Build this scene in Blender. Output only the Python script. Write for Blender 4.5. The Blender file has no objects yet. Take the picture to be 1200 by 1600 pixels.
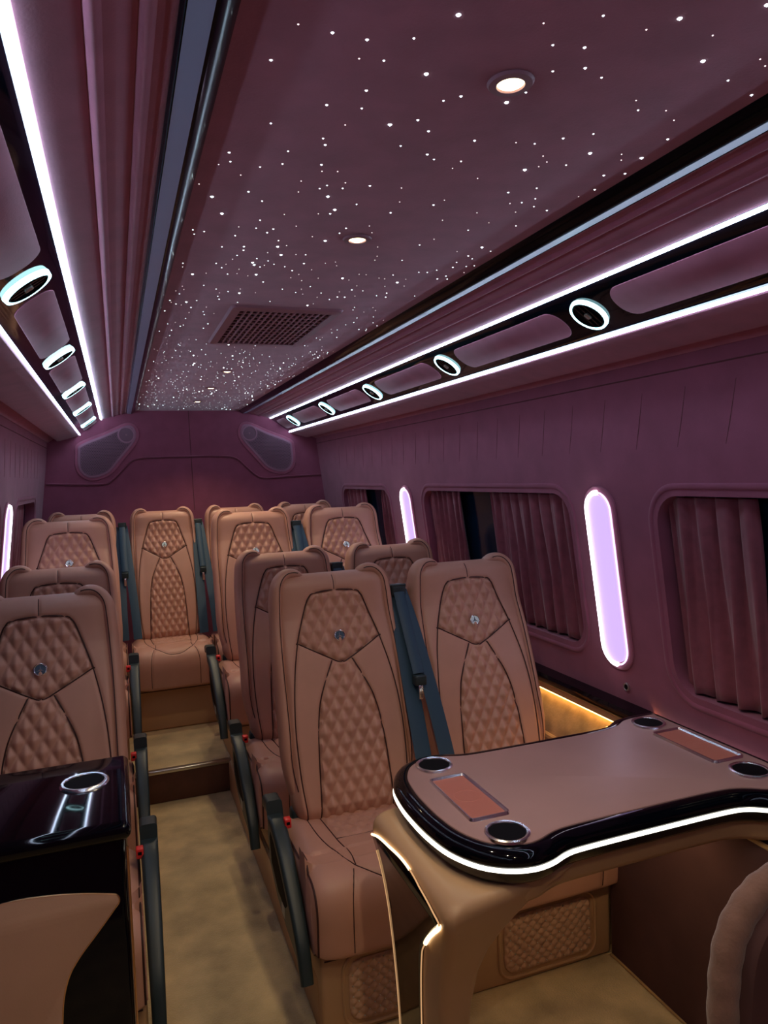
import bpy, bmesh, math, random
import numpy as np
from mathutils import Vector, Matrix
from mathutils.geometry import tessellate_polygon
random.seed(7)
S = bpy.context.scene
COL = S.collection
# ---------------------------------------------------------------- camera
cam_d = bpy.data.cameras.new('camera'); cam = bpy.data.objects.new('camera', cam_d); COL.objects.link(cam)
cam_d.sensor_fit = 'VERTICAL'; cam_d.sensor_height = 24.0; cam_d.sensor_width = 18.0
cam_d.lens = 1135/1600*24.0; cam_d.clip_start = .02; cam_d.clip_end = 60
_yw = np.array([182-600, 756-800, 1135.]); _yw /= np.linalg.norm(_yw)
_r = math.radians(2.05); _h = np.array([math.cos(_r), -math.sin(_r), 0])
_n = np.cross(_yw, _h); _n /= np.linalg.norm(_n)
if _n[1] < 0: _n = -_n
_zw = -_n; _xw = np.cross(_yw, _zw)
_R = np.stack([_xw, _yw, _zw], 0) @ np.diag([1., -1., -1.])
M4 = Matrix([[*map(float, _R[i]), 0] for i in range(3)] + [[0, 0, 0, 1]])
cam.matrix_world = Matrix.Translation((0, 0, 1.5)) @ M4
S.camera = cam
# ---------------------------------------------------------------- world, exposure
W = bpy.data.worlds.new('night'); S.world = W; W.use_nodes = True
W.node_tree.nodes['Background'].inputs[0].default_value = (.010, .028, .075, 1)
W.node_tree.nodes['Background'].inputs[1].default_value = .5
S.view_settings.view_transform = 'Standard'; S.view_settings.look = 'None'
S.view_settings.exposure = 0.15; S.view_settings.gamma = 1.0; S.view_settings.use_curve_mapping = False

LED = 17.0          # cool white strip strength
def area_light(name, loc, size, power, color, rot=(0, 0, 0), size_y=None, parent=None):
    d = bpy.data.lights.new(name, 'AREA'); d.energy = power; d.color = color
    d.shape = 'RECTANGLE' if size_y else 'DISK'; d.size = size
    if size_y: d.size_y = size_y
    o = bpy.data.objects.new(name, d); COL.objects.link(o); o.location = loc; o.rotation_euler = rot
    if parent: o.parent = parent
    return o

# ---------------------------------------------------------------- materials
MATS = {}
def mat(name, color, rough=.5, metal=0, noise=None, bump=None, coat=0, sheen=0, spec=.5, var=.12, emit=None, strength=0, trans=0, sheen_tint=None, scale2=None):
    m = bpy.data.materials.new(name); m.use_nodes = True; nt = m.node_tree; N = nt.nodes; b = N['Principled BSDF']
    b.inputs['Base Color'].default_value = (*color, 1); b.inputs['Roughness'].default_value = rough
    b.inputs['Metallic'].default_value = metal; b.inputs['Specular IOR Level'].default_value = spec
    b.inputs['Coat Weight'].default_value = coat; b.inputs['Coat Roughness'].default_value = .04
    b.inputs['Sheen Weight'].default_value = sheen; b.inputs['Sheen Roughness'].default_value = .5
    if sheen_tint: b.inputs['Sheen Tint'].default_value = (*sheen_tint, 1)
    b.inputs['Transmission Weight'].default_value = trans
    tc = N.new('ShaderNodeTexCoord')
    if noise:
        n = N.new('ShaderNodeTexNoise'); n.inputs['Scale'].default_value = noise; n.inputs['Detail'].default_value = 5
        nt.links.new(tc.outputs['Object'], n.inputs['Vector'])
        r = N.new('ShaderNodeValToRGB')
        c0 = [max(0, c*(1-var)) for c in color]; c1 = [min(1, c*(1+var)) for c in color]
        r.color_ramp.elements[0].position = .3; r.color_ramp.elements[1].position = .7
        r.color_ramp.elements[0].color = (*c0, 1); r.color_ramp.elements[1].color = (*c1, 1)
        nt.links.new(n.outputs['Fac'], r.inputs['Fac']); nt.links.new(r.outputs['Color'], b.inputs['Base Color'])
    if bump:
        n2 = N.new('ShaderNodeTexNoise'); n2.inputs['Scale'].default_value = bump[0]; n2.inputs['Detail'].default_value = 3
        nt.links.new(tc.outputs['Object'], n2.inputs['Vector'])
        bp = N.new('ShaderNodeBump'); bp.inputs['Strength'].default_value = bump[1]; bp.inputs['Distance'].default_value = bump[2]
        nt.links.new(n2.outputs['Fac'], bp.inputs['Height']); nt.links.new(bp.outputs['Normal'], b.inputs['Normal'])
    if emit:
        b.inputs['Emission Color'].default_value = (*emit, 1); b.inputs['Emission Strength'].default_value = strength
    MATS[name] = m; return m
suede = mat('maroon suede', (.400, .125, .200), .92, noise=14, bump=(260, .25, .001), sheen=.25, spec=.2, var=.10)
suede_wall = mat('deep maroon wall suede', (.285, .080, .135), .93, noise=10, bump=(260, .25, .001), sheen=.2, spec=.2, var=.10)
suede_dk = mat('dark brown suede', (.085, .040, .040), .9, noise=6, bump=(260, .3, .001), spec=.2)
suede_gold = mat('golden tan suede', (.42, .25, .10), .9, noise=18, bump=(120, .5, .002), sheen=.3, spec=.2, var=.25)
cloth = mat('maroon curtain cloth', (.24, .068, .095), .9, noise=30, bump=(500, .25, .0006), sheen=.3, spec=.2)
leather = mat('camel leather', (.545, .285, .210), .46, noise=9, bump=(420, .18, .0006), spec=.45, var=.05)
leather_in = mat('camel leather inset', (.55, .33, .22), .5, noise=9, bump=(420, .18, .0006), var=.04)
leather_tab = mat('mauve brown table leather', (.40, .235, .225), .46, noise=4, bump=(300, .25, .0006), spec=.5, var=.07)
leather_ped = mat('tan pedestal leather', (.50, .30, .165), .42, noise=5, bump=(380, .15, .0006), var=.05)
pink_pad = mat('pink leather charging pad', (.50, .17, .13), .5, bump=(400, .2, .0005))
seam_m = mat('dark brown piping', (.045, .012, .010), .6)
soft_seam = mat('maroon stitching', (.12, .028, .04), .8)
gloss = mat('black piano lacquer', (.0012, .0016, .004), .05, spec=.32)
gloss_rail = mat('black rail lacquer', (.001, .0015, .004), .12, spec=.14)
gloss_dk = mat('smoked glossy band', (.020, .016, .014), .2, spec=.4)
rail_m = mat('satin grey rail', (.24, .28, .42), .34)
black_pl = mat('blue black plastic', (.018, .032, .036), .42, bump=(500, .15, .0005))
web_m = mat('blue black webbing', (.020, .060, .105), .55, bump=(700, .4, .0006))
chrome = mat('chrome', (.9, .91, .95), .24, metal=1)
steel = mat('brushed steel', (.6, .6, .58), .3, metal=1)
gold = mat('warm brass trim', (.75, .48, .26), .3, metal=1)
red_m = mat('red buckle plastic', (.75, .03, .03), .4)
label_m = mat('pale label', (.5, .5, .42), .5)
hole_shade = mat('painted cavity shade', (.003, .003, .005), .7, spec=.1)  # near-black base colour standing in for the shade inside hollows
grille_m = mat('mauve grille plastic', (.30, .14, .19), .5)
speaker_m = mat('mauve speaker mesh', (.36, .17, .25), .6)
carpet = mat('tan plush carpet', (.56, .41, .21), .95, noise=7, bump=(180, .8, .004), sheen=.4, spec=.1, var=.30)
riser_m = mat('brown riser', (.12, .05, .032), .7, noise=20, bump=(300, .3, .001))
glass = mat('night window glass', (.003, .018, .042), .12, trans=.25, spec=.2)
mesh_dk = mat('dark mauve speaker cloth', (.19, .095, .14), .7)
rib_m = suede
def emis(name, c, s, sample=True):
    m = mat(name, (c[0]*.3, c[1]*.3, c[2]*.3), .4, emit=c, strength=s)
    if not sample: m.cycles.emission_sampling = 'NONE'
    return m
led_cool = emis('cool white led', (.60, .76, 1.0), LED)
led_ring = emis('cyan white ring led', (.50, .92, 1.0), 4.0)
led_warm = emis('warm amber led', (1.0, .58, .18), 9.0)
led_foot_fill = emis('warm added footwell fill', (1.0, .74, .42), 10.0)  # added glow that brightens the floor below the table
led_table = emis('neutral white led', (1.0, .95, .80), 2.6)
led_gold = emis('warm accent led', (1.0, .75, .42), 2.2)
led_golddim = emis('dim warm accent led', (1.0, .55, .25), .55)
lamp_face = emis('lilac lamp face', (.60, .42, .85), 1.05)
lamp_rim = emis('white lilac lamp rim', (.95, .88, 1.0), 5.0)
lamp_pale = emis('pale lilac lamp edge', (.85, .72, 1.0), 1.3)
down_m = emis('warm downlight', (1.0, .90, .50), 5.0)
star_m = emis('cool fibre light', (.80, .93, 1.0), 3.2, False)
star_w = emis('pale pink fibre light', (1.0, .85, .86), 1.8, False)
star_b = emis('bright fibre light', (.75, .95, 1.0), 9.0, False)
disc_m = mat('pale blue enamel', (.80, .95, .98), .35)
badge_dk = mat('dark blue enamel', (.05, .09, .14), .3)

# ---------------------------------------------------------------- helpers
ORG = {}
def org(p): return ORG.get(p.name, Vector((0, 0, 0))) if p else Vector((0, 0, 0))
def thing(name, label, cat, loc=(0, 0, 0), group=None):
    o = bpy.data.objects.new(name, None); COL.objects.link(o); o.location = loc; o.empty_display_size = .05
    o['label'] = label; o['category'] = cat
    if group: o['group'] = group
    ORG[o.name] = Vector(loc); return o
def tag(o, label, cat, group=None):
    o['label'] = label; o['category'] = cat
    if group: o['group'] = group
    return o
def mesh(name, V, F, m, parent=None, smooth=True, ang=40, local=False):
    me = bpy.data.meshes.new(name)
    off = Vector((0, 0, 0)) if local else org(parent)
    V = [(v[0]-off[0], v[1]-off[1], v[2]-off[2]) for v in V]
    me.from_pydata(V, [], F); me.materials.append(m)
    bm = bmesh.new(); bm.from_mesh(me); bmesh.ops.recalc_face_normals(bm, faces=bm.faces)
    if smooth:
        for f in bm.faces: f.smooth = True
        a = math.radians(ang)
        for e in bm.edges:
            if len(e.link_faces) == 2 and e.calc_face_angle(0) > a: e.smooth = False
    bm.to_mesh(me); bm.free()
    o = bpy.data.objects.new(name, me); COL.objects.link(o)
    if parent: o.parent = parent; ORG[o.name] = org(parent)
    return o
def struct(o, m=None): o['kind'] = 'structure'; return o
def joinm(*parts):
    V, F = [], []
    for v, f in parts:
        n = len(V); V += list(v); F += [tuple(i+n for i in q) for q in f]
    return V, F
def boxm(x0, x1, y0, y1, z0, z1, b=0, seg=2):
    bm = bmesh.new(); bmesh.ops.create_cube(bm, size=1)
    for v in bm.verts: v.co = Vector(((x0+x1)/2+v.co.x*(x1-x0), (y0+y1)/2+v.co.y*(y1-y0), (z0+z1)/2+v.co.z*(z1-z0)))
    if b: bmesh.ops.bevel(bm, geom=bm.edges[:], offset=b, segments=seg, profile=.5, affect='EDGES')
    bm.verts.index_update()
    r = [tuple(v.co) for v in bm.verts], [tuple(v.index for v in f.verts) for f in bm.faces]; bm.free(); return r
def box(name, x0, x1, y0, y1, z0, z1, m, parent=None, b=.004, seg=2, local=False):
    return mesh(name, *boxm(x0, x1, y0, y1, z0, z1, b, seg), m, parent, local=local)
def tubem(path, r, n=8, closed=False, flat=None, up=None):
    """flat=(rw,rh): elliptical section, rw along binormal, rh along 'up'"""
    P = [Vector(p) for p in path]; V, F = [], []; k = len(P)
    prevn = None
    for i, p in enumerate(P):
        if closed: t = (P[(i+1) % k]-P[i-1]).normalized()
        else: t = (P[min(i+1, k-1)]-P[max(i-1, 0)]).normalized()
        u = Vector(up) if up else (prevn if prevn else Vector((0, 0, 1)) if abs(t.z) < .9 else Vector((1, 0, 0)))
        nrm = (u-t*u.dot(t)).normalized(); prevn = nrm; bn = t.cross(nrm)
        rr = r[i] if isinstance(r, (list, tuple)) else r
        a, b = (flat[0], flat[1]) if flat else (1, 1)
        for j in range(n):
            th = 2*math.pi*j/n; V.append(tuple(p+bn*(math.cos(th)*rr*a)+nrm*(math.sin(th)*rr*b)))
    for i in range(k if closed else k-1):
        for j in range(n):
            a0 = i*n+j; a1 = i*n+(j+1) % n; b0 = ((i+1) % k)*n+j; b1 = ((i+1) % k)*n+(j+1) % n
            F.append((a0, a1, b1, b0))
    if not closed: F.append(tuple(range(n))); F.append(tuple(range((k-1)*n, k*n)))
    return V, F
def tube(name, path, r, m, parent=None, n=8, closed=False, flat=None, up=None, local=False):
    return mesh(name, *tubem(path, r, n, closed, flat, up), m, parent, local=local)
def smoothpath(pts, n=8, closed=False):
    P = [Vector(p) for p in pts]; out = []; k = len(P)
    for i in range(k if closed else k-1):
        p0 = P[i-1] if (closed or i > 0) else P[i]; p1 = P[i]; p2 = P[(i+1) % k]
        p3 = P[(i+2) % k] if (closed or i+2 < k) else p2
        for j in range(n):
            t = j/n
            out.append(.5*((2*p1)+(p2-p0)*t+(2*p0-5*p1+4*p2-p3)*t*t+(3*p1-p0-3*p2+p3)*t**3))
    if not closed: out.append(P[-1])
    return out
def rrect(w, h, r, n=6, cx=0, cy=0):
    pts = []
    for (sx, sy, a0) in ((1, 1, 0), (-1, 1, 90), (-1, -1, 180), (1, -1, 270)):
        for i in range(n+1):
            a = math.radians(a0+90*i/n); pts.append((cx+sx*(w/2-r)+r*math.cos(a), cy+sy*(h/2-r)+r*math.sin(a)))
    return pts
def slab(poly, d, f, bev=0):
    """poly 2D outline, f(u,v,w)->3D ; w from 0 (back) to d (front) with optional rounded front edge"""
    n = len(poly); cx = sum(p[0] for p in poly)/n; cy = sum(p[1] for p in poly)/n
    layers = [(0, 0), (d-bev if bev else d, 0)]
    if bev:
        layers += [(d-bev*.3, bev*.3), (d, bev)]
    V, F = [], []
    for w, ins in layers:
        q = inset(poly, ins) if ins else poly
        V += [f(a, b, w) for a, b in q]
    L = len(layers)
    for l in range(L-1):
        for i in range(n):
            j = (i+1) % n; F.append((l*n+i, l*n+j, (l+1)*n+j, (l+1)*n+i))
    tri = tessellate_polygon([[Vector((p[0], p[1], 0)) for p in poly]])
    for t in tri: F.append(tuple(t)); F.append(tuple(i+(L-1)*n for i in reversed(t)))
    return V, F
def inset(poly, d):
    n = len(poly); A = sum(poly[i][0]*poly[(i+1) % n][1]-poly[(i+1) % n][0]*poly[i][1] for i in range(n)); s = 1 if A > 0 else -1
    out = []
    for i in range(n):
        p0, p1, p2 = Vector(poly[i-1]), Vector(poly[i]), Vector(poly[(i+1) % n])
        e1 = (p1-p0); e2 = (p2-p1)
        if e1.length < 1e-9 or e2.length < 1e-9: e = (p2-p0).normalized(); e1 = e2 = e
        e1 = e1.normalized(); e2 = e2.normalized()
        nn = Vector((-(e1+e2).y, (e1+e2).x)).normalized()*s; out.append((p1.x+nn.x*d, p1.y+nn.y*d))
    return out
def lathe(prof, n=24, c=(0, 0, 0), ax='z', sx=1, sy=1):
    V, F = [], []
    for r, h in prof:
        for j in range(n):
            a = 2*math.pi*j/n; V.append((c[0]+r*math.cos(a)*sx, c[1]+r*math.sin(a)*sy, c[2]+h))
    for i in range(len(prof)-1):
        for j in range(n):
            F.append((i*n+j, i*n+(j+1) % n, (i+1)*n+(j+1) % n, (i+1)*n+j))
    if prof[0][0] > 1e-5: F.append(tuple(range(n)))
    if prof[-1][0] > 1e-5: F.append(tuple(range((len(prof)-1)*n, len(prof)*n)))
    return V, F

XC = .49; Y0 = -1.0; YR = 5.19
def MX(x, s): return x if s > 0 else 2*XC-x      # s=+1 right side, -1 left side
WP = [(0, 1.515), (.74, 1.515), (.85, 1.50), (1.1, 1.47), (1.42, 1.43), (1.6, 1.408), (1.82, 1.385)]
def wx(z):
    for (z0, x0), (z1, x1) in zip(WP, WP[1:]):
        if z <= z1: return x0+(x1-x0)*(z-z0)/(z1-z0)
    return WP[-1][1]

# ================================================================= SETTING
# floor: low aisle floor, raised platform behind the step and below the seat rows
fl = struct(box('floor', -.55, 1.53, Y0, 5.25, -.06, 0, carpet, b=0))
pl = []
pl.append(boxm(-.55, 1.53, 3.51, 5.25, 0.001, .15, 0))
pl.append(boxm(.445, 1.53, 1.845, 3.51, 0.001, .15, 0))
pl.append(boxm(-.55, .0, 1.845, 3.51, 0.001, .15, 0))
platform = struct(mesh('floor_platform', *joinm(*pl), carpet, smooth=False))
box('riser_panel', .0, .445, 3.500, 3.5098, .002, .142, riser_m, platform, b=.001)
box('step_edge', -.005, .45, 3.492, 3.525, .140, .156, steel, platform, b=.003)
for a, b in ((.439, .4448), (.0002, .006)):
    box('side_panel', a, b, 1.85, 3.508, .003, .149, leather_ped, platform, b=.001)

def strip_profile(pts, y0, y1, s, th=.012, ny=1):
    """open profile (x,z) extruded along y, thickened outward/up"""
    n = len(pts); V, F = [], []
    off = []
    for i in range(n):
        a = pts[max(i-1, 0)]; b = pts[min(i+1, n-1)]; d = Vector((b[0]-a[0], b[1]-a[1])).normalized(); off.append((pts[i][0]-d.y*th, pts[i][1]+d.x*th))
    ys = [y0+(y1-y0)*k/ny for k in range(ny+1)]
    for y in ys:
        for p in pts: V.append((MX(p[0], s), y, p[1]))
        for p in off: V.append((MX(p[0], s), y, p[1]))
    m = 2*n
    for k in range(ny):
        for i in range(n-1):
            F.append((k*m+i, k*m+i+1, (k+1)*m+i+1, (k+1)*m+i)); F.append((k*m+n+i, (k+1)*m+n+i, (k+1)*m+n+i+1, k*m+n+i+1))
        F.append((k*m, (k+1)*m, (k+1)*m+n, k*m+n)); F.append((k*m+n-1, k*m+2*n-1, (k+1)*m+2*n-1, (k+1)*m+n-1))
    for b in (0, ny*m):
        for i in range(n-1): F.append((b+i, b+n+i, b+n+i+1, b+i+1))
    return V, F

# ceiling: star panel in the middle
ceil = struct(box('ceiling', .10, .88, Y0, YR, 1.986, 2.03, suede, b=0))
cove = []
for s in (1, -1):
    # soft ribbed panels between rail and console
    pts = [(.87, 1.984), (.895, 1.972)]
    for xa, za in ((.926, 1.9655), (.978, 1.9515)):
        for j in range(9):
            t = j/8; pts.append((xa-.008+.016*t, za+.002-.005*t-.0055*math.sin(math.pi*t)))
        pts.append((xa+.010, za-.0005)); pts.append((xa+.013, za-.0035))
    pts += [(1.046, 1.931), (1.058, 1.940)]
    struct(mesh('ceiling_side_panel', *strip_profile(pts, Y0, YR, s), suede, ang=30))
    # rail along the ceiling
    r = thing('ceiling_rail', 'glossy black ceiling rail with a grey stripe, %s edge of the starry ceiling' % ('right' if s > 0 else 'left'), 'ceiling rail', (MX(.87, s), 2.0, 1.97), 'ceiling rails')
    V, F = strip_profile([(.836, 1.9858), (.843, 1.976), (.854, 1.9675), (.8605, 1.9645), (.8645, 1.9655), (.8915, 1.9685), (.894, 1.9670), (.8975, 1.9690), (.898, 1.980)], Y0, YR-.005, s, th=.004)
    mesh('frame', V, F, gloss_rail, r, ang=20)
    mesh('stripe', *strip_profile([(.8648, 1.9642), (.8905, 1.9668)], Y0, YR-.006, s, th=.001), rail_m, r)
    # lower cove under the console
    pts = [(1.185, 1.840), (1.197, 1.823), (1.23, 1.814), (1.27, 1.803), (1.31, 1.792), (1.328, 1.790), (1.334, 1.803), (1.340, 1.812), (1.350, 1.806), (1.362, 1.795), (1.385, 1.782), (1.392, 1.79)]
    struct(mesh('trim_%d' % (1 if s > 0 else 2), *strip_profile(pts, Y0, YR, s), suede, ang=50))

# rear wall and front bulkhead
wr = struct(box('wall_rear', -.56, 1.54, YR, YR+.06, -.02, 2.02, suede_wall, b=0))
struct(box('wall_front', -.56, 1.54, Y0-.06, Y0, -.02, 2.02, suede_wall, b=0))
sp = [(-.43, 1.516), (-.25, 1.506), (-.088, 1.502), (-.03, 1.522), (.05, 1.60), (.10, 1.65), (.16, 1.669), (.30, 1.673), (.457, 1.673), (.65, 1.672), (.76, 1.664), (.82, 1.64), (.88, 1.58), (.94, 1.527), (1.00, 1.506), (1.2, 1.512), (1.42, 1.517)]
pp = smoothpath([(x, YR-.001, z) for x, z in sp], 5)
tube('padded_seam', pp, .0055, suede_wall, wr, n=8)
tube('stitch_line', [(p[0], p[1]-.003, p[2]-.009) for p in pp], .0022, soft_seam, wr, n=6)
tube('stitch_line', [(.49, YR-.001, 1.985), (.50, YR-.001, 1.3)], .0022, soft_seam, wr, n=6)

# side walls with window openings
WIN = [(.52, 1.672, .840, 1.412), (2.100, 3.345, .880, 1.412), (3.835, 4.715, .90, 1.412)]   # y0,y1,z0,z1 (nearest first)
def side_wall(s):
    outer = [(Y0, .0), (YR+.01, .0), (YR+.01, 1.82), (Y0, 1.82)]
    holes = [rrect(y1-y0, z1-z0, .085, 7, (y0+y1)/2, (z0+z1)/2) for y0, y1, z0, z1 in WIN]
    polys = [outer]+holes
    flat = [p for pl_ in polys for p in pl_]
    tri = tessellate_polygon([[Vector((a, b, 0)) for a, b in pl_] for pl_ in polys])
    bm = bmesh.new(); vs = [bm.verts.new((0, a, b)) for a, b in flat]
    for t in tri:
        try: bm.faces.new([vs[i] for i in t])
        except Exception: pass
    for z, _ in WP[1:-1]:
        bmesh.ops.bisect_plane(bm, geom=bm.verts[:]+bm.edges[:]+bm.faces[:], plane_co=(0, 0, z), plane_no=(0, 0, 1))
    for v in bm.verts: v.co.x = MX(wx(v.co.z), s)
    bm.verts.index_update()
    V = [tuple(v.co) for v in bm.verts]; F = [tuple(v.index for v in f.verts) for f in bm.faces]; bm.free()
    nV = len(V)                                   # outer skin
    V2 = [(v[0]+s*.07, v[1], v[2]) for v in V]; F2 = list(F)
    parts = [(V, F), (V2, F2)]
    for h in holes:                               # reveals
        n = len(h); RV = [(MX(wx(b), s), a, b) for a, b in h]+[(MX(wx(b), s)+s*.07, a, b) for a, b in h]
        parts.append((RV, [(i, (i+1) % n, n+(i+1) % n, n+i) for i in range(n)]))
    return joinm(*parts)
for s in (1, -1):
    side = 'right' if s > 0 else 'left'
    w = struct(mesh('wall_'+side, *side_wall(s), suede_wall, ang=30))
    for i, (y0, y1, z0, z1) in enumerate(WIN):
        idx = i+1+(3 if s < 0 else 0)
        def F3(a, b, d, s=s): return (MX(wx(b), s)+s*(.055-d), a, b)
        win = struct(mesh('window_%d' % idx, *slab(rrect(y1-y0+.01, z1-z0+.01, .088, 7, (y0+y1)/2, (z0+z1)/2), .004, F3), glass))
        o = rrect(y1-y0+.055, z1-z0+.055, .11, 8, (y0+y1)/2, (z0+z1)/2)
        tube('window_surround', [(MX(wx(b), s), a, b) for a, b in o], .0065, suede_wall, win, closed=True, flat=(1.4, .6), up=(1, 0, 0))
    for k in range(24):                           # embossed slanting pleats above the windows
        y = .9+k*.165
        tube('pleat', [(MX(wx(1.70), s), y-.050, 1.70), (MX(wx(1.60), s), y-.020, 1.60), (MX(wx(1.545), s), y, 1.545)], [.0006, .0013, .0006], soft_seam, w, n=5)
    tube('stitch_line', [(MX(1.3925, s), Y0, 1.745), (MX(1.3925, s), YR, 1.745)], .0022, soft_seam, w, n=5)
    # lower dark panel and sill
    st = box('baseboard_'+side, *( (1.500, 1.514) if s > 0 else (MX(1.514, -1), MX(1.500, -1)) ), Y0, 5.18, .16, .66, leather_ped, b=.003); struct(st)

# sill ledge on the right with the amber light under it
lg = thing('side_ledge', 'glossy black sill ledge along the right wall with amber light glowing under it', 'ledge', (1.48, 2.9, .60))
mesh('sill', *slab([(1.455, .724), (1.463, .734), (1.512, .740), (1.512, .700), (1.463, .700), (1.456, .708)], 2.6, lambda a, b, c: (a, 1.785+c, b)), gloss, lg)
mesh('fascia', *slab([(1.470, .699), (1.512, .699), (1.512, .672), (1.474, .672)], 2.6, lambda a, b, c: (a, 1.785+c, b)), leather_ped, lg)
mesh('light_strip', *slab([(1.482, .6715), (1.496, .6715), (1.496, .664), (1.482, .664)], 2.5, lambda a, b, c: (a, 1.80+c, b)), led_warm, lg)
mesh('glow_end', *boxm(1.485, 1.512, 1.7785, 1.7845, .700, .733, .001), led_warm, lg)
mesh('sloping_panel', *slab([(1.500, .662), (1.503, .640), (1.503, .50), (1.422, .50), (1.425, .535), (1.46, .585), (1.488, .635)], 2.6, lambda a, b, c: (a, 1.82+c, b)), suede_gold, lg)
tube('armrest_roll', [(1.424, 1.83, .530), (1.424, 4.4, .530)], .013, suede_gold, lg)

# curtains
def curtain(y0, y1, z0, z1, s, label, group, gather=.5, folds=5, seed=0, tilt=0):
    rnd = random.Random(seed); nu, nv = folds*14, 16
    ph = [rnd.uniform(-.5, .5) for _ in range(folds+2)]; am = [rnd.uniform(.6, 1.25) for _ in range(folds+2)]
    V, F = [], []
    for j in range(nv+1):
        v = j/nv; z = z0+(z1-z0)*v
        for i in range(nu+1):
            u = i/nu; k = int(min(u*folds, folds-1e-6)); fr = u*folds-k
            a = am[k]*(1-fr)+am[k+1]*fr
            d = .017*a*math.sin(2*math.pi*(u*folds)+ph[k]*(1-fr)+ph[k+1]*fr+.5*math.sin(3*v+seed))
            d += .004*math.sin(2*math.pi*u*folds*2.3+2*v+seed)
            d *= .55+.45*(1-v)**.3
            y = y0+(y1-y0)*u+tilt*(1-v)*(u-.5)+.006*math.sin(5*v+6*u*folds)
            V.append((MX(wx(z)+.028-d*1.0, s), y, z+.006*math.sin(u*folds*2*math.pi+1)*(1 if j == 0 else 0)))
    for j in range(nv):
        for i in range(nu): F.append((j*(nu+1)+i, j*(nu+1)+i+1, (j+1)*(nu+1)+i+1, (j+1)*(nu+1)+i))
    o = mesh('curtain', V, F, cloth, ang=80)
    md = o.modifiers.new('thickness', 'SOLIDIFY'); md.thickness = .0025; md.offset = 0
    return tag(o, label, 'curtain', group)
G = 'window curtains'
curtain(1.352, 1.655, .845, 1.408, 1, 'maroon pleated curtain in the window beside the table', G, folds=4, seed=3)
curtain(2.965, 3.325, .885, 1.408, 1, 'maroon curtain drawn to the far side of the middle right window', G, folds=6, seed=5)
curtain(2.125, 2.70, .885, 1.408, 1, 'maroon curtain bunched at the near side of the middle right window', G, folds=8, seed=8)
curtain(4.29, 4.69, .905, 1.408, 1, 'maroon curtain at the far side of the rear right window', G, folds=5, seed=11)
curtain(3.86, 4.02, .905, 1.408, 1, 'narrow maroon curtain at the near side of the rear right window', G, folds=3, seed=13)
curtain(3.95, 4.35, .905, 1.408, -1, 'maroon curtain at the rear left window behind the left lamp', G, folds=5, seed=15)
curtain(2.75, 3.30, .885, 1.408, -1, 'sliver of maroon curtain at the left picture edge, before the left lamp', G, folds=6, seed=17)

# wall lamps
def wall_lamp(yc, s, label):
    t = thing('wall_lamp', label, 'wall lamp', (MX(wx(1.1), s), yc, 1.13), 'pill shaped wall lamps')
    z0, z1 = .862, 1.418; hw = .060
    pts = rrect(2*hw, z1-z0, hw*.98, 10, yc, (z0+z1)/2)
    def f(d): return lambda a, b, c: (MX(wx(b)-c-d, s), a, b)
    mesh('surround', *slab(rrect(2*hw+.04, z1-z0+.04, hw+.015, 10, yc, (z0+z1)/2), .006, f(.001), .003), suede, t)
    mesh('diffuser', *slab(inset(pts, .006), .010, f(.006), .004), lamp_face, t)
    k = len(pts); far = [p for p in pts[:11]]+[p for p in pts[-11:]]     # brightest along the edge away from the table
    far = pts[-11:]+pts[:11]
    tube('glowing_edge', [(MX(wx(b)-.013, s), a-.007, b) for a, b in far], .0085, lamp_rim, t)
    tube('pale_rim', [(MX(wx(b)-.011, s), a, b) for a, b in inset(pts, -.001)], .0030, lamp_pale, t, closed=True)
wall_lamp(1.925, 1, 'glowing lilac pill-shaped wall lamp between the right windows nearest the table')
wall_lamp(3.56, 1, 'smaller looking bright white lilac wall lamp between the two rear right windows')
wall_lamp(3.50, -1, 'slim glowing wall lamp on the left wall beside the left seats')

sk = thing('wall_socket', 'small round dark socket on the right wall under the nearest lamp', 'socket', (wx(.79), 1.90, .79))
def lx(prof, c, n=20, s=1):
    V, F = lathe(prof, n); return [(c[0]-v[2]*s, c[1]+v[0], c[2]+v[1]) for v in V], F
mesh('ring', *lx([(.0085, 0), (.0135, -.002), (.0135, .006), (.0105, .0075), (.0085, .006)], (wx(.79), 1.90, .79)), steel, sk)
mesh('socket_hole', *lx([(.0088, .0005), (.0086, .0062)], (wx(.79), 1.90, .79)), hole_shade, sk)

# ================================================================= CEILING DETAIL
# star field
GR = (.325, .655, 2.055, 2.635)
DLY = [.20, .82, 1.44, 3.31, 3.91, 4.57]  # first entry is an unseen lamp added to light the seat fronts
pts = []
tries = 0
while len(pts) < 820 and tries < 60000:
    tries += 1; x = random.uniform(.152, .828); y = random.uniform(.55, 5.12)
    if GR[0]-.02 < x < GR[1]+.02 and GR[2]-.02 < y < GR[3]+.02: continue
    if any((x-.49)**2+(y-d)**2 < .035**2 for d in DLY): continue
    if random.random() > .62+.38*(y-.55)/3: continue
    if any((x-p[0])**2+(y-p[1])**2 < .016**2 for p in pts): continue
    pts.append((x, y))
pts.sort(key=lambda p: p[1])
def starm(r):
    V = [(0, 0, -r*.55)]; F = []
    for j in range(7): a = 2*math.pi*j/7; V.append((r*math.cos(a), r*math.sin(a), .0005))
    for j in range(7): F.append((0, 1+(j+1) % 7, 1+j))
    return V, F
sm = []
for r, mm in ((.0012, star_w), (.0016, star_m), (.0021, star_m), (.0029, star_b)):
    me = bpy.data.meshes.new('star_light'); v, f = starm(r); me.from_pydata(v, [], f); me.materials.append(mm); sm.append(me)
rest = [[], [], [], []]
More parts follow.
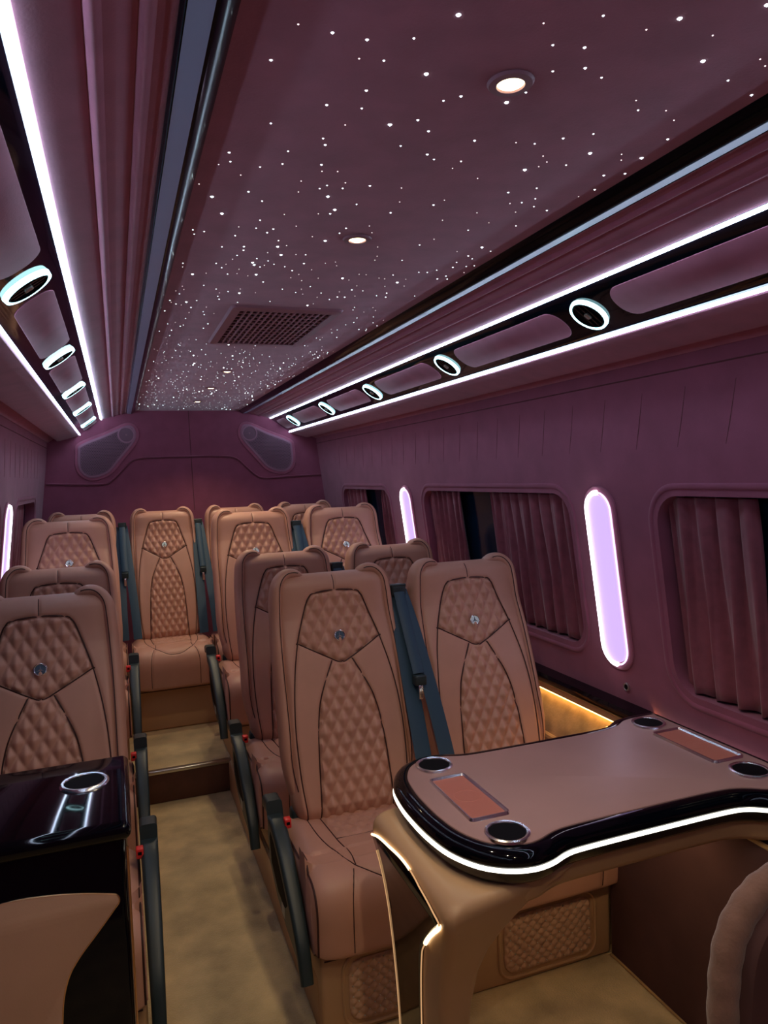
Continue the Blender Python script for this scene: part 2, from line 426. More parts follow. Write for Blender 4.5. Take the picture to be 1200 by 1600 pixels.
for i, (x, y) in enumerate(pts):
    k = random.choices([0, 1, 2, 3], [40, 36, 16, 8])[0]
    if i < 290:
        o = bpy.data.objects.new('star_light', sm[k]); COL.objects.link(o); o.parent = ceil; o.location = (x, y, 1.9855)
    else: rest[k].append((x, y))
parts = []; mi = []
for k, L in enumerate(rest):
    for x, y in L:
        v, f = starm((.0012, .0016, .0021, .0029)[k]*1.0)
        parts.append(([(a+x, b+y, c+1.9855) for a, b, c in v], f)); mi += [k]*len(f)
V, F = joinm(*parts)
me = bpy.data.meshes.new('star_lights'); me.from_pydata(V, [], F)
for mm in (star_w, star_m, star_m, star_b): me.materials.append(mm)
me.polygons.foreach_set('material_index', mi)
o = bpy.data.objects.new('star_lights', me); COL.objects.link(o); o.parent = ceil; o['kind'] = 'stuff'

names = ['', 'nearest warm round downlight in the starry ceiling', 'second nearest warm downlight, between the nearest one and the ceiling grille', 'warm downlight just behind the ceiling grille', 'warm downlight second from the rear wall', 'rearmost tiny warm downlight near the rear wall']
for y, lab in zip(DLY, names):
    if not lab: lab = 'added warm downlight out of view above the viewer, lighting the seat fronts'
    t = thing('downlight', lab, 'downlight', (.49, y, 1.985), 'ceiling downlights')
    mesh('bezel', *lathe([(.017, -.0005), (.018, -.004), (.0275, -.0035), (.030, 0.0)], 28, (.49, y, 1.985)), grille_m, t)
    mesh('lens', *lathe([(.0172, -.0012), (.012, -.0042), (.0001, -.005)], 24, (.49, y, 1.985)), down_m, t)
    d = bpy.data.lights.new('downlight_beam', 'SPOT'); d.energy = 10.5; d.color = (1, .80, .52); d.spot_size = math.radians(118); d.spot_blend = .5; d.shadow_soft_size = .012
    lo = bpy.data.objects.new('downlight_beam', d); COL.objects.link(lo); lo.parent = t; lo.location = (0, 0, -.009)

# ceiling grille
t = thing('ceiling_grille', 'square mauve lattice air grille set in the starry ceiling', 'air grille', (.49, 2.345, 1.985))
x0, x1, y0, y1 = GR
def F4(z0): return lambda a, b, c: (a, b, z0-c)
outer = rrect(x1-x0, y1-y0, .02, 5, (x0+x1)/2, (y0+y1)/2); inner = rrect(x1-x0-.06, y1-y0-.08, .004, 5, (x0+x1)/2, (y0+y1)/2)
n = len(outer); V = [(a, b, 1.9855) for a, b in outer]+[(a, b, 1.979) for a, b in inset(outer, .006)]+[(a, b, 1.977) for a, b in inner]+[(a, b, 1.9845) for a, b in inner]
F = [(l*n+i, l*n+(i+1) % n, (l+1)*n+(i+1) % n, (l+1)*n+i) for l in range(3) for i in range(n)]
mesh('frame', V, F, grille_m, t)
mesh('backing', *boxm(x0+.028, x1-.028, y0+.038, y1-.038, 1.9846, 1.9857), hole_shade, t, smooth=False)
gx0, gx1, gy0, gy1 = x0+.03, x1-.03, y0+.04, y1-.04
for i in range(1, 15):
    x = gx0+(gx1-gx0)*i/15; box('slat', x-.0032, x+.0032, gy0, gy1, 1.9780, 1.9843, grille_m, t, b=.001, seg=1)
for i in range(1, 12):
    y = gy0+(gy1-gy0)*i/12; box('slat', gx0, gx1, y-.0048, y+.0048, 1.9790, 1.9843, grille_m, t, b=.001, seg=1)

# overhead consoles
VY = [-.07, .73, 1.530, 2.355, 3.155, 3.925, 4.745]
for s in (1, -1):
    side = 'right' if s > 0 else 'left'
    t = thing('overhead_console', 'black %s overhead console with two long light strips and round vents' % side, 'overhead console', (MX(1.12, s), 2.0, 1.88), 'overhead consoles')
    A = Vector((1.055, 0, 1.930)); B = Vector((1.190, 0, 1.832)); e = (B-A).normalized(); nn = Vector((-.588, 0, -.809)); wdt = (B-A).length
    def fc(a, b, c, A=A, e=e, nn=nn, s=s):          # a along y, b across from the upper strip, c proud
        p = A+e*b+nn*c; return (MX(p.x, s), a, p.z)
    def quad(b0, b1, c0, c1, ya, yb): return slab([(b0, c0), (b1, c0), (b1, c1), (b0, c1)], yb-ya, lambda a, b, c: fc(ya+c, a, b))
    mesh('panel', *slab([(-.004, -.010), (wdt+.004, -.010), (wdt+.004, -.001), (wdt-.02, .003), (.02, .003), (-.004, -.001)], 6.15, lambda a, b, c: fc(Y0+.02+c, a, b)), gloss, t)
    for b0, b1 in ((-.0024, .0024), (wdt-.0024, wdt+.0024)):
        mesh('light_strip', *quad(b0, b1, -.001, .0065, Y0+.03, 5.17), led_cool, t)
    for i in range(len(VY)):
        ya = VY[i]+.105; yb = (VY[i+1]-.105) if i+1 < len(VY) else 5.12
        mesh('pad', *slab(rrect(yb-ya, .096, min(.044, (yb-ya)*.3), 8, (ya+yb)/2, wdt/2), .0035, lambda a, b, c: fc(a, b, c+.0012), .0012), suede, t)
    for y in VY[1:]:
        v = mesh('air_vent', *(lambda VF: ([fc(y+q[0], wdt/2+q[1], q[2]) for q in VF[0]], VF[1]))(lathe([(.043, .0032), (.044, .010), (.041, .012), (.040, .006), (.0001, .005)], 32)), hole_shade, t)
        mesh('light_ring', *(lambda VF: ([fc(y+q[0], wdt/2+q[1], q[2]) for q in VF[0]], VF[1]))(lathe([(.0440, .003), (.0440, .010), (.0455, .0125), (.0500, .0115), (.0515, .003)], 36)), led_ring, v)
        for q in (-.016, .0, .016):
            hl = math.sqrt(.039**2-q*q)
            mesh('blade', *slab(rrect(.004, 2*hl, .001, 1, y+q, wdt/2), .0035, lambda a, b, c: fc(a, b, c+.006)), gloss_dk, v)
        mesh('knob', *slab(rrect(.014, .018, .003, 3, y, wdt/2), .006, lambda a, b, c: fc(a, b, c+.008), .002), steel, v)

# rear speakers
def speaker(poly, ring, label):
    t = thing('corner_speaker', label, 'speaker', (poly[0][0], YR, 1.7), 'rear corner speakers')
    f = lambda d: (lambda a, b, c: (a, YR-.001-d-c, b))
    P2 = [(p.x, p.y) for p in smoothpath([(a, b, 0) for a, b in poly], 6, True)]
    mesh('surround', *slab(inset(P2, -.018), .008, f(0), .005), suede, t)
    mesh('plate', *slab(P2, .008, f(.006), .004), speaker_m, t)
    mesh('speaker_cloth', *slab(inset(P2, .014), .0014, f(.0135)), mesh_dk, t)
    V, F = lathe([(.044, .006), (.046, .014), (.054, .014), (.056, .006)], 28)
    mesh('tweeter_ring', [(ring[0]+v[0], YR-.006-v[2], ring[1]+v[1]) for v in V], F, speaker_m, t)
    V, F = lathe([(.046, .009), (.001, .010)], 24)
    mesh('tweeter_mesh', [(ring[0]+v[0], YR-.006-v[2], ring[1]+v[1]) for v in V], F, grille_m, t)
    q = inset(P2, .022); pr = []
    def inside(x, y):
        c = False; n = len(q)
        for i in range(n):
            (xa, ya), (xb, yb) = q[i], q[i-1]
            if (ya > y) != (yb > y) and x < (xb-xa)*(y-ya)/(yb-ya)+xa: c = not c
        return c
    for i in range(60):
        for j in range(60):
            x = -.30+i*.0105+(.005 if j % 2 else 0) + (0 if ring[0] < .5 else 1.08); z = 1.50+j*.0095
            if inside(x, z) and (x-ring[0])**2+(z-ring[1])**2 > .062**2:
                pr.append(([(x-.0019, YR-.0172, z-.0019), (x+.0019, YR-.0172, z-.0019), (x+.0019, YR-.0172, z+.0019), (x-.0019, YR-.0172, z+.0019), (x, YR-.0140, z)], [(0, 1, 4), (1, 2, 4), (2, 3, 4), (3, 0, 4), (0, 3, 2, 1)]))
    o = mesh('perforation', *joinm(*pr), hole_shade, t, smooth=False); o['kind'] = 'stuff'
speaker([(-.228, 1.715), (-.205, 1.765), (-.05, 1.83), (.085, 1.888), (.135, 1.862), (.130, 1.785), (.03, 1.66), (-.05, 1.573), (-.16, 1.545), (-.225, 1.60)], (.078, 1.825), 'mauve mesh corner speaker high on the rear wall, left')
speaker([(2*XC-a, b) for a, b in [(-.228, 1.715), (-.205, 1.765), (-.05, 1.83), (.085, 1.888), (.135, 1.862), (.130, 1.785), (.03, 1.66), (-.05, 1.573), (-.16, 1.545), (-.225, 1.60)]], (2*XC-.078, 1.825), 'mauve mesh corner speaker high on the rear wall, right')

# ================================================================= SEATS (local: y=0,z=0 at backrest foot on its floor, facing -y)
ZB, YB, LB = .43, 0.0, .775
TY, TZ = .2968, .9549; NY, NZ = -.9549, .2968
HEAD = [(-.088, .688), (-.070, .700), (0, .706), (.070, .700), (.088, .688), (.102, .66), (.138, .550), (.133, .538), (.02, .474), (0, .470), (-.02, .474), (-.133, .538), (-.138, .550), (-.102, .66)]
LOWR = [(.033, .480), (.062, .42), (.090, .35), (.106, .26), (.114, .14), (.120, .0)]
OUTR = [(.138, .550), (.158, .46), (.172, .36), (.178, .25), (.174, .12), (.160, .0)]
def hw(s):
    b = .206 if s < .5 else .206-.012*(s-.5)/.275
    if s < .08: b -= .03*(1-s/.08)**2
    r = .055
    if s > LB-r: t = min(1, (s-(LB-r))/r); b = b-r+r*math.sqrt(max(0, 1-t*t))
    return b
def back_pt(x, s, d):
    """x across, s along the back, d proud of the centre plane toward the sitter"""
    lum = .016*math.sin(math.pi*min(1, s/.62)) + .018*math.exp(-((s-.74)/.07)**2)
    return (x, YB+TY*s+NY*(d+lum), ZB+TZ*s+NZ*(d+lum))
def dist_poly(px, py, poly, closed=False):
    D = np.full(px.shape, 9.); n = len(poly)
    for i in range(n if closed else n-1):
        a = np.array(poly[i]); b = np.array(poly[(i+1) % n]); ab = b-a; L2 = ab@ab+1e-12
        t = np.clip(((px-a[0])*ab[0]+(py-a[1])*ab[1])/L2, 0, 1)
        D = np.minimum(D, np.hypot(px-a[0]-t*ab[0], py-a[1]-t*ab[1]))
    return D
def in_poly(px, py, poly):
    c = np.zeros(px.shape, bool); n = len(poly)
    for i in range(n):
        (xa, ya), (xb, yb) = poly[i], poly[i-1]
        cr = ((ya > py) != (yb > py)) & (px < (xb-xa)*(py-ya)/(yb-ya+1e-12)+xa); c ^= cr
    return c
def quilt(px, py, a=.042, b=.072):
    p = px/a+py/b; q = px/a-py/b
    dp = np.abs(p-np.round(p))*2; dq = np.abs(q-np.round(q))*2
    return .65*np.minimum(dp, dq)**.75+.35*(dp*dq)**.5
lowp = LOWR+[(-a, b) for a, b in reversed(LOWR)]
seams = [(HEAD, True), (LOWR, False), ([(-a, b) for a, b in LOWR], False), (OUTR, False), ([(-a, b) for a, b in OUTR], False), ([(0, .706), (0, .80)], False)]
def relief(px, py):
    r = np.zeros(px.shape)
    m = in_poly(px, py, HEAD) | in_poly(px, py, lowp)
    allD = np.full(px.shape, 9.)
    for s_, c in seams: allD = np.minimum(allD, dist_poly(px, py, s_, c))
    r += np.where(m, .0165*quilt(px, py)*np.clip(allD/.008, 0, 1)-.004, .0015)
    r -= .0045*np.exp(-(allD/.0045)**2)
    ax = np.abs(px)                                # side bolster swell
    r += .012*np.clip((ax-.125)/.05, 0, 1)**2*np.clip((.62-py)/.2, 0, 1)
    return r
T2 = .050
def back_mesh():
    nu, nv, nb = 104, 190, 14
    Sg = np.concatenate([np.linspace(0, LB-.055, nv-30), LB-.055*(1-np.sin(np.linspace(0, math.pi/2, 31)[1:]))])
    U = np.linspace(-1, 1, nu+1); U = np.sign(U)*np.abs(U)**.92
    V, F = [], []
    for s in Sg:
        w = hw(s); xs = U*w
        th = T2*(1 if s < LB-.055 else math.sqrt(max(.0, 1-((s-(LB-.055))/.055)**2)))
        if s < .04: th *= .55+.45*math.sin(s/.04*math.pi/2)
        f = th*np.maximum(0, 1-np.abs(U)**5)**.45
        rl = relief(xs, np.full(xs.shape, s))*np.clip((1-np.abs(U))*8, 0, 1)*(th/T2)
        for x, d, q in zip(xs, f, rl): V.append(back_pt(float(x), float(s), float(d+q)))
        for k in range(1, nb):
            u = 1-2*k/nb; d = -th*1.1*max(0, 1-abs(u)**4)**.5; V.append(back_pt(u*w, float(s), d))
    m = nu+1+nb-1
    for j in range(len(Sg)-1):
        for i in range(m): F.append((j*m+i, j*m+(i+1) % m, (j+1)*m+(i+1) % m, (j+1)*m+i))
    F.append(tuple(range(m))); F.append(tuple(range((len(Sg)-1)*m, len(Sg)*m)))
    return V, F
def back_surf(x, s, e=0):
    w = hw(s); u = min(.999, abs(x)/w); th = T2*(1 if s < LB-.055 else math.sqrt(max(0, 1-((s-(LB-.055))/.055)**2)))
    if s < .04: th *= .55+.45*math.sin(s/.04*math.pi/2)
    d = th*max(0, 1-u**5)**.45
    rl = float(relief(np.array([x]), np.array([s]))[0])*min(1, (1-u)*8)*(th/T2)
    return back_pt(x, s, d+rl+e)
def dens(poly, n=6, closed=False):
    return [(p.x, p.y) for p in smoothpath([(a, b, 0) for a, b in poly], n, closed)]
def mk(name, VF, m, ang=60):
    o = mesh(name, VF[0], VF[1], m, None, True, ang); me = o.data; bpy.data.objects.remove(o); return me
SM = {}
SM['backrest'] = mk('backrest', back_mesh(), leather, 70)
SM['seam'] = mk('seam', joinm(*[tubem([back_surf(x, s, .0015) for x, s in dens(sm_, 5, c)], .0021, 6, c) for sm_, c in seams[:5]]), seam_m)
SM['centre_seam'] = mk('centre_seam', tubem([back_surf(0, s, .001) for s in np.linspace(.708, .758, 12)], .0014, 5), seam_m)
def bolster(sx):
    P = [(sx*(hw(0)-.008), .0, -.01), (sx*(hw(.15)-.004), .15, 0), (sx*(hw(.3)-.004), .30, .0), (sx*(hw(.5)-.006), .50, .0), (sx*(hw(.6)-.007), .62, .0), (sx*.190, .695, .0), (sx*.183, .738, .0), (sx*.163, .766, .0), (sx*.138, .774, .0), (sx*.112, .768, -.002), (sx*.095, .755, -.008)]
    Q = smoothpath([back_pt(*p) for p in P], 6); n = len(Q)
    R = [(.55+.45*min(1, i/10))*(1 if i < n-12 else max(.45, 1-.55*((i-(n-12))/11)**1.5)) for i in range(n)]
    body = tubem(Q, R, 14, flat=(.021, .047), up=(0, NY, NZ))
    return body, Q
bb = [bolster(-1), bolster(1)]
SM['bolsterL'] = mk('side_bolster', bb[0][0], leather, 80); SM['bolsterR'] = mk('side_bolster', bb[1][0], leather, 80)
def bol_pipe(Q, sx):
    pts = [(p[0]-sx*.006, p[1]+NY*.0462, p[2]+NZ*.0462) for p in Q[4:-8]]
    return tubem(pts, .0017, 5)
SM['pipeL'] = mk('piping', bol_pipe(bb[0][1], -1), seam_m); SM['pipeR'] = mk('piping', bol_pipe(bb[1][1], 1), seam_m)
# cushion: path in (y,z)
CP = [(.06, .425), (.0, .440), (-.10, .446), (-.20, .448), (-.28, .452), (-.34, .450), (-.382, .434), (-.405, .402), (-.412, .36), (-.409, .30), (-.405, .252), (-.392, .240)]
cps = smoothpath([(0, a, b) for a, b in CP], 12)
carc = [0.]
for a, b in zip(cps, cps[1:]): carc.append(carc[-1]+(b-a).length)
def cush_pt(x, arc, e):
    i = min(len(carc)-2, max(0, np.searchsorted(carc, arc)-1)); t = (arc-carc[i])/(carc[i+1]-carc[i]+1e-9); p = cps[i].lerp(cps[i+1], t)
    tg = (cps[min(i+2, len(cps)-1)]-cps[max(0, i-1)]).normalized(); nr = Vector((0, tg.z, -tg.y))
    if nr.z < 0 and arc < .3: nr = -nr
    if arc >= .3 and nr.y > 0: nr = -nr
    q = p+nr*e; return (x, q.y, q.z)
CW = .240; CL = carc[-1]
USEAM = [(-.165, .06), (-.160, .20), (-.142, .30), (-.110, .40), (-.05, .452), (0, .462), (.05, .452), (.110, .40), (.142, .30), (.160, .20), (.165, .06)]
QREG = [(-.125, .06), (-.115, .235), (.115, .235), (.125, .06)]
INL = [(.125, .06), (.115, .235), (.105, .33), (.108, .398)]
VFR = [(.118, .412), (.140, .50), (.140, CL-.02)]
cse = [(USEAM, False), ([(-.115, .235), (.115, .235)], False), (INL, False), ([(-a, b) for a, b in INL], False), (VFR, False), ([(-a, b) for a, b in VFR], False)]
def crel(px, py):
    D = np.full(px.shape, 9.)
    for s_, c in cse: D = np.minimum(D, dist_poly(px, py, s_, c))
    m = in_poly(px, py, QREG)
    r = np.where(m, .008*quilt(px, py, .042, .060)*np.clip(D/.008, 0, 1), .002)-.004*np.exp(-(D/.005)**2)
    ax = np.abs(px); r += .008*np.clip((ax-.13)/.06, 0, 1)**1.5*np.clip((.50-py)/.25, 0, 1)
    return r
def cush_surf(x, a, e=0):
    u = min(.999, abs(x)/CW); d = -.03*(1-max(0, 1-u**7)**.5)
    return cush_pt(x, a, d+float(crel(np.array([x]), np.array([a]))[0])*min(1, (1-u)*7)+e)
def cush_mesh():
    nu, nv = 80, 120; V, F = [], []; U = np.linspace(-1, 1, nu+1)
    for j in range(nv+1):
        a = CL*j/nv; xs = U*CW; r = crel(xs, np.full(xs.shape, a))*np.clip((1-np.abs(U))*7, 0, 1); d = -.03*(1-np.maximum(0, 1-np.abs(U)**7)**.5)
        top = [cush_pt(float(x), a, float(q+w)) for x, q, w in zip(xs, r, d)]
        V += top; V.append((CW, min(.05, max(-.36, top[0][1]+.02 if a < .4 else -.36)), .245)); V.append((-CW, V[-1][1], .245))
    m = nu+3
    for j in range(nv):
        for i in range(m): F.append((j*m+i, j*m+(i+1) % m, (j+1)*m+(i+1) % m, (j+1)*m+i))
    F.append(tuple(range(m))); F.append(tuple(range(nv*m, nv*m+m)))
    return V, F
SM['cushion'] = mk('cushion', cush_mesh(), leather, 60)
SM['cseam'] = mk('seam', joinm(*[tubem([cush_surf(x, a, .0012) for x, a in dens(s_, 5)], .0017, 5) for s_, c in cse]), seam_m)
for sx, k in ((-1, 'cpipeL'), (1, 'cpipeR')): SM[k] = mk('side_piping', tubem([cush_pt(sx*(CW-.006), a, -.016) for a in np.linspace(.05, CL-.01, 40)], .0028, 6), seam_m)
# badge
def badge():
    c = Vector(back_pt(0, .553, T2+.0075)); ex = Vector((1, 0, 0)); ez = Vector((0, TY, TZ)); en = Vector((0, NY, NZ))
    def tr(v): return tuple(c+ex*v[0]+ez*v[1]+en*v[2])
    V, F = lathe([(.0150, 0), (.0150, .003), (.0165, .0042), (.0182, .003), (.0185, 0)], 28); ring = ([tr(v) for v in V], F)
    sp_ = []
    for k in range(3):
        a = math.radians(90+120*k); d = (math.cos(a), math.sin(a)); q = (-d[1], d[0])
        vv = [(q[0]*.0026, q[1]*.0026, .002), (-q[0]*.0026, -q[1]*.0026, .002), (d[0]*.0142, d[1]*.0142, .002), (0, 0, .006), (-d[0]*.002, -d[1]*.002, .002)]
        sp_.append(([tr(v) for v in vv], [(0, 2, 3), (2, 1, 3), (1, 4, 3), (4, 0, 3), (0, 4, 1, 2)]))
    V, F = lathe([(.0153, -.002), (.0151, .0018), (.0001, .0019)], 24)
    return ring, joinm(*sp_), ([tr(v) for v in V], F)
br, bs, bd = badge()
SM['badge'] = mk('badge', bd, disc_m); SM['bring'] = mk('badge_ring', br, chrome, 30); SM['bstar'] = mk('badge_star', bs, badge_dk, 10); SM['bstar_ch'] = mk('badge_star', bs, chrome, 10)
me2 = SM['badge'].copy(); me2.materials.clear(); me2.materials.append(badge_dk); SM['badge_dk'] = me2
# armrest (left side version, x<0), outline in (y,z)
def arm(sx):
    FR = [(.02, .490), (-.07, .492), (-.15, .458), (-.24, .390), (-.30, .330), (-.35, .265), (-.385, .185)]
    fr = smoothpath([(0, a, b) for a, b in FR], 6)
    V, F = [], []
    for i, p in enumerate(fr):                      # thick curved front band
        t = i/(len(fr)-1); x0 = -.292+.012*t; wd = .050-.016*t; th = .040-.014*t
        tg = (fr[min(i+1, len(fr)-1)]-fr[max(i-1, 0)]).normalized(); nb_ = Vector((0, -tg.z, tg.y))
        if nb_.y < 0: nb_ = -nb_
        sec = rrect(wd, th, .010, 3)
        for a, b in sec: q = p+nb_*(b+th/2); V.append((sx*-1*(x0+wd/2+a) if sx > 0 else x0+wd/2+a, q.y, q.z))
    m = len(sec)
    for j in range(len(fr)-1):
        for i in range(m): F.append((j*m+i, j*m+(i+1) % m, (j+1)*m+(i+1) % m, (j+1)*m+i))
    F.append(tuple(range(m))); F.append(tuple(range((len(fr)-1)*m, len(fr)*m)))
    band = (V, F)
    PL = [(.02, .49), (.07, .45), (.085, .37), (.06, .29), (-.03, .235), (-.15, .205), (-.25, .195), (-.33, .185), (-.37, .195), (-.34, .255), (-.28, .335), (-.22, .385), (-.14, .44), (-.06, .48)]
    plate = slab(PL, .020, lambda a, b, c: (sx*(.248+c) , a, b))
    hol = slab([(.02, .43), (.05, .38), (.03, .31), (-.06, .262), (-.15, .262), (-.20, .30), (-.12, .375), (-.05, .425)], .003, lambda a, b, c: (sx*(.2665+c), a, b))  # raised near-black plate drawn as the shade of a hollow
    lab = slab([(-.14, .256), (-.10, .256), (-.10, .222), (-.14, .222)], .002, lambda a, b, c: (sx*(.2672+c), a, b))
    return band, plate, hol, lab
for sx, k in ((-1, 'L'), (1, 'R')):
    a, b, c, d = arm(sx); SM['arm'+k] = mk('armrest', a, black_pl, 50); SM['armp'+k] = mk('side_plate', b, black_pl, 30); SM['armh'+k] = mk('recess_shade', c, hole_shade, 30); SM['arml'+k] = mk('pale_sticker', d, label_m, 30)
    bk = joinm(boxm(sx*.240-.010, sx*.240+.010, -.105, -.080, .470, .498, .003)); SM['buck'+k] = mk('buckle', bk, red_m)
    SM['buckb'+k] = mk('buckle_slot', boxm(sx*.240-.005, sx*.240+.005, -.1065, -.1045, .482, .490, 0), hole_shade)
# belt hanging at the left side of the seat (x<0)
def ribbon(path, w, th, n=1):
    return tubem(path, 1, 8, flat=(w/2, th/2), up=(0, -.95, .3))
def belt():
    b1 = ribbon(smoothpath([(-.268, .195, 1.09), (-.274, .12, .98), (-.280, .03, .80), (-.282, -.06, .60), (-.280, -.10, .465)], 6), .056, .004)
    b2 = ribbon(smoothpath([(-.250, .18, 1.095), (-.238, .105, .98), (-.222, .01, .80), (-.206, -.075, .60), (-.200, -.12, .47)], 6), .052, .004)
    b3 = ribbon(smoothpath([(-.258, .165, 1.09), (-.258, .085, .96), (-.254, .02, .84)], 6), .040, .010)
    return b1, b2, b3
b1, b2, b3 = belt()
SM['belt'] = mk('belt_strap', joinm(b1, b2), web_m); SM['belt3'] = mk('belt_fold', b3, web_m)
SM['guide'] = mk('belt_guide', joinm(boxm(-.284, -.230, .165, .215, 1.075, 1.115, .008), tubem([(-.282, .17, 1.113), (-.232, .17, 1.113)], .005, 8)), black_pl)
SM['tongue'] = mk('belt_tongue', joinm(boxm(-.276, -.236, -.005, .03, .805, .838, .005)), black_pl)
SM['tonguem'] = mk('belt_tongue', boxm(-.264, -.250, -.004, .004, .760, .806, .002), chrome)
SM['backframe'] = mk('back_frame', boxm(-.205, .205, .0, .05, .25, .47, .01), black_pl)

def part(name, key, parent, label=None):
    o = bpy.data.objects.new(name, SM[key]); COL.objects.link(o); o.parent = parent
    if label: o['label'] = label
    return o
def seat(x, y, z, label, group, armside=None, beltL=False, badge='pale', rz=0):
    t = thing('passenger_seat', label, 'seat', (x, y, z), group); t.rotation_euler = (0, 0, rz)
    if group == 'rear bench seats': t.scale = (.90, 1, 1)
    b = part('backrest', 'backrest', t); part('seam', 'seam', b, 'dark brown piping'); part('centre_seam', 'centre_seam', b)
    l = part('side_bolster', 'bolsterL', t); part('piping', 'pipeL', l); r = part('side_bolster', 'bolsterR', t); part('piping', 'pipeR', r)
    c = part('cushion', 'cushion', t); part('seam', 'cseam', c); part('side_piping', 'cpipeL', c); part('side_piping', 'cpipeR', c)
    part('back_frame', 'backframe', t)
    if badge:
        g = part('badge', 'badge' if badge == 'pale' else 'badge_dk', t, 'small round three-pointed star emblem')
        part('badge_ring', 'bring', g); part('badge_star', 'bstar' if badge == 'pale' else 'bstar_ch', g)
    if armside:
        a = part('armrest', 'arm'+armside, t, 'dark blue-black curved armrest folded down'); part('side_plate', 'armp'+armside, a); part('recess_shade', 'armh'+armside, a); part('pale_sticker', 'arml'+armside, a)
        k = part('buckle', 'buck'+armside, t, 'red belt buckle'); part('buckle_slot', 'buckb'+armside, k)
    if beltL:
        s_ = part('belt_strap', 'belt', t, 'dark blue webbing'); part('belt_fold', 'belt3', s_); part('belt_tongue', 'tongue', s_); part('belt_tongue', 'tonguem', s_, 'chrome tongue'); part('belt_guide', 'guide', s_)
    return t
XA, XW, XL = .662, 1.158, -.232
YS = [2.17, 2.92, 3.67, 4.42]
gR, gL, gB = 'paired seats on the right', 'single seats on the left', 'rear bench seats'
seat(XA, YS[0], 0, 'camel quilted seat by the aisle just behind the table end, dark chrome star badge', gR, 'L', badge='dark')
seat(XW, YS[0], 0, 'camel quilted leather window seat just behind the table, lit amber low down', gR, None, True)
seat(XA, YS[1], 0, 'camel aisle seat of the second right pair, half hidden by the front aisle seat', gR, 'L')
seat(XW, YS[1], 0, 'camel window seat of the second right pair, only its head showing below a wall lamp', gR, None, True)
seat(XA, YS[2], .15, 'camel aisle seat on the right of the raised floor, its head lit yellow from above', gR, 'L')
seat(XW, YS[2], .15, 'camel window seat on the right of the raised floor in front of the rear window', gR, None, True)
seat(XL, YS[0], 0, 'camel seat on the left directly behind the black cabinet, darker badge', gL, 'R', False, 'dark')
seat(XL, YS[1], 0, 'camel seat on the left second from the cabinet, head rising behind the first', gL, 'R', False, None)
seat(XL, YS[2], .15, 'camel seat on the left of the raised floor with a glinting pale badge', gL, 'R', False)
seat(.250, YS[3], .15, 'camel rear bench seat facing straight down the aisle, fully in view', gB, None, True)
seat(.690, YS[3], .15, 'rear bench seat just right of the aisle one, behind the yellow-lit head', gB, None, True)
seat(1.135, YS[3], .15, 'rear bench seat in the right rear corner, only its head visible', gB, None, True)
seat(-.205, YS[3], .15, 'rear bench seat in the left rear corner, only the rim of its head visible', gB, None, False)

# plinths below the seats
def plinth(x0, x1, y0, y1, z0, z1, label, panels=()):
    t = thing('seat_plinth', label, 'seat base', ((x0+x1)/2, (y0+y1)/2, z0), 'seat plinths')
    b = box('body', x0, x1, y0, y1, z0, z1, leather_ped, t, b=.012, seg=3)
    for a, c in panels:
        zc = z0+(z1-z0)*.5+.0; h = (z1-z0)*.72; w_ = c-a
        ol = rrect(w_, h, .035, 6, (a+c)/2, zc)
        tube('panel_rim', [(p, y0-.001, q) for p, q in rrect(w_+.03, h+.03, .045, 8, (a+c)/2, zc)], .005, leather_ped, t, closed=True, n=6)
        # quilted panel
        nu, nv = 90, 56; U = np.linspace(a, c, nu+1); VV = np.linspace(zc-h/2, zc+h/2, nv+1); PX, PZ = np.meshgrid(U, VV)
        ins_ = in_poly(PX, PZ, ol); D = dist_poly(PX, PZ, ol, True)
        dp = np.where(ins_, .003+.008*quilt(PX, PZ, .030, .030)*np.clip(D/.006, 0, 1), -.008)
        Vq = [(float(PX[j, i]), y0-float(dp[j, i]), float(PZ[j, i])) for j in range(nv+1) for i in range(nu+1)]
        Fq = [(j*(nu+1)+i, j*(nu+1)+i+1, (j+1)*(nu+1)+i+1, (j+1)*(nu+1)+i) for j in range(nv) for i in range(nu)]
        q = mesh('quilted_panel', Vq, Fq, leather_in, t, ang=70)
        st = []
        for i in range(-4, 40):
            for j in range(-4, 40):
                x = (i+j)*.015+a; z = (i-j)*.015+zc
                x = round(x/.015)*.015; z = round(z/.015)*.015
                if (round(x/.015)+round(z/.015)) % 2: continue
                st.append((x, z))
        st = sorted(set((round(x, 4), round(z, 4)) for x, z in st)); pr = []
        for x, z in st:
            A = np.array([[x]]), np.array([[z]])
            if in_poly(A[0], A[1], ol)[0, 0] and dist_poly(A[0], A[1], ol, True)[0, 0] > .008:
                pr.append(([(x-.0022, y0-.006, z), (x+.0022, y0-.006, z), (x, y0-.006, z-.0022), (x, y0-.006, z+.0022), (x, y0-.0095, z), (x, y0-.002, z)], [(0, 2, 4), (2, 1, 4), (1, 3, 4), (3, 0, 4), (0, 5, 2), (2, 5, 1), (1, 5, 3), (3, 5, 0)]))
        o = mesh('stitch_knot', *joinm(*pr), label_m, q, smooth=False); o['kind'] = 'stuff'
    tubep = tube('base_seam', [(x0+.01, y0-.001, z1-.02), (x1-.01, y0-.001, z1-.02)], .0022, seam_m, t, n=5)
    return t
plinth(.440, 1.36, 1.812, 2.32, 0.0, .238, 'tan leather plinth with quilted panels under the front pair of seats', [(.515, .80), (.985, 1.285)])
plinth(.450, 1.37, 2.57, 3.07, .15, .238, 'tan leather plinth under the second right pair of seats')
plinth(.450, 1.37, 3.32, 3.82, .15, .388, 'tan leather plinth under the right pair on the raised floor')
plinth(-.44, .005, 1.82, 2.32, 0.0, .238, 'tan leather plinth under the left seat behind the cabinet')
plinth(-.44, -.005, 2.57, 3.07, .15, .238, 'tan leather plinth under the second left seat')
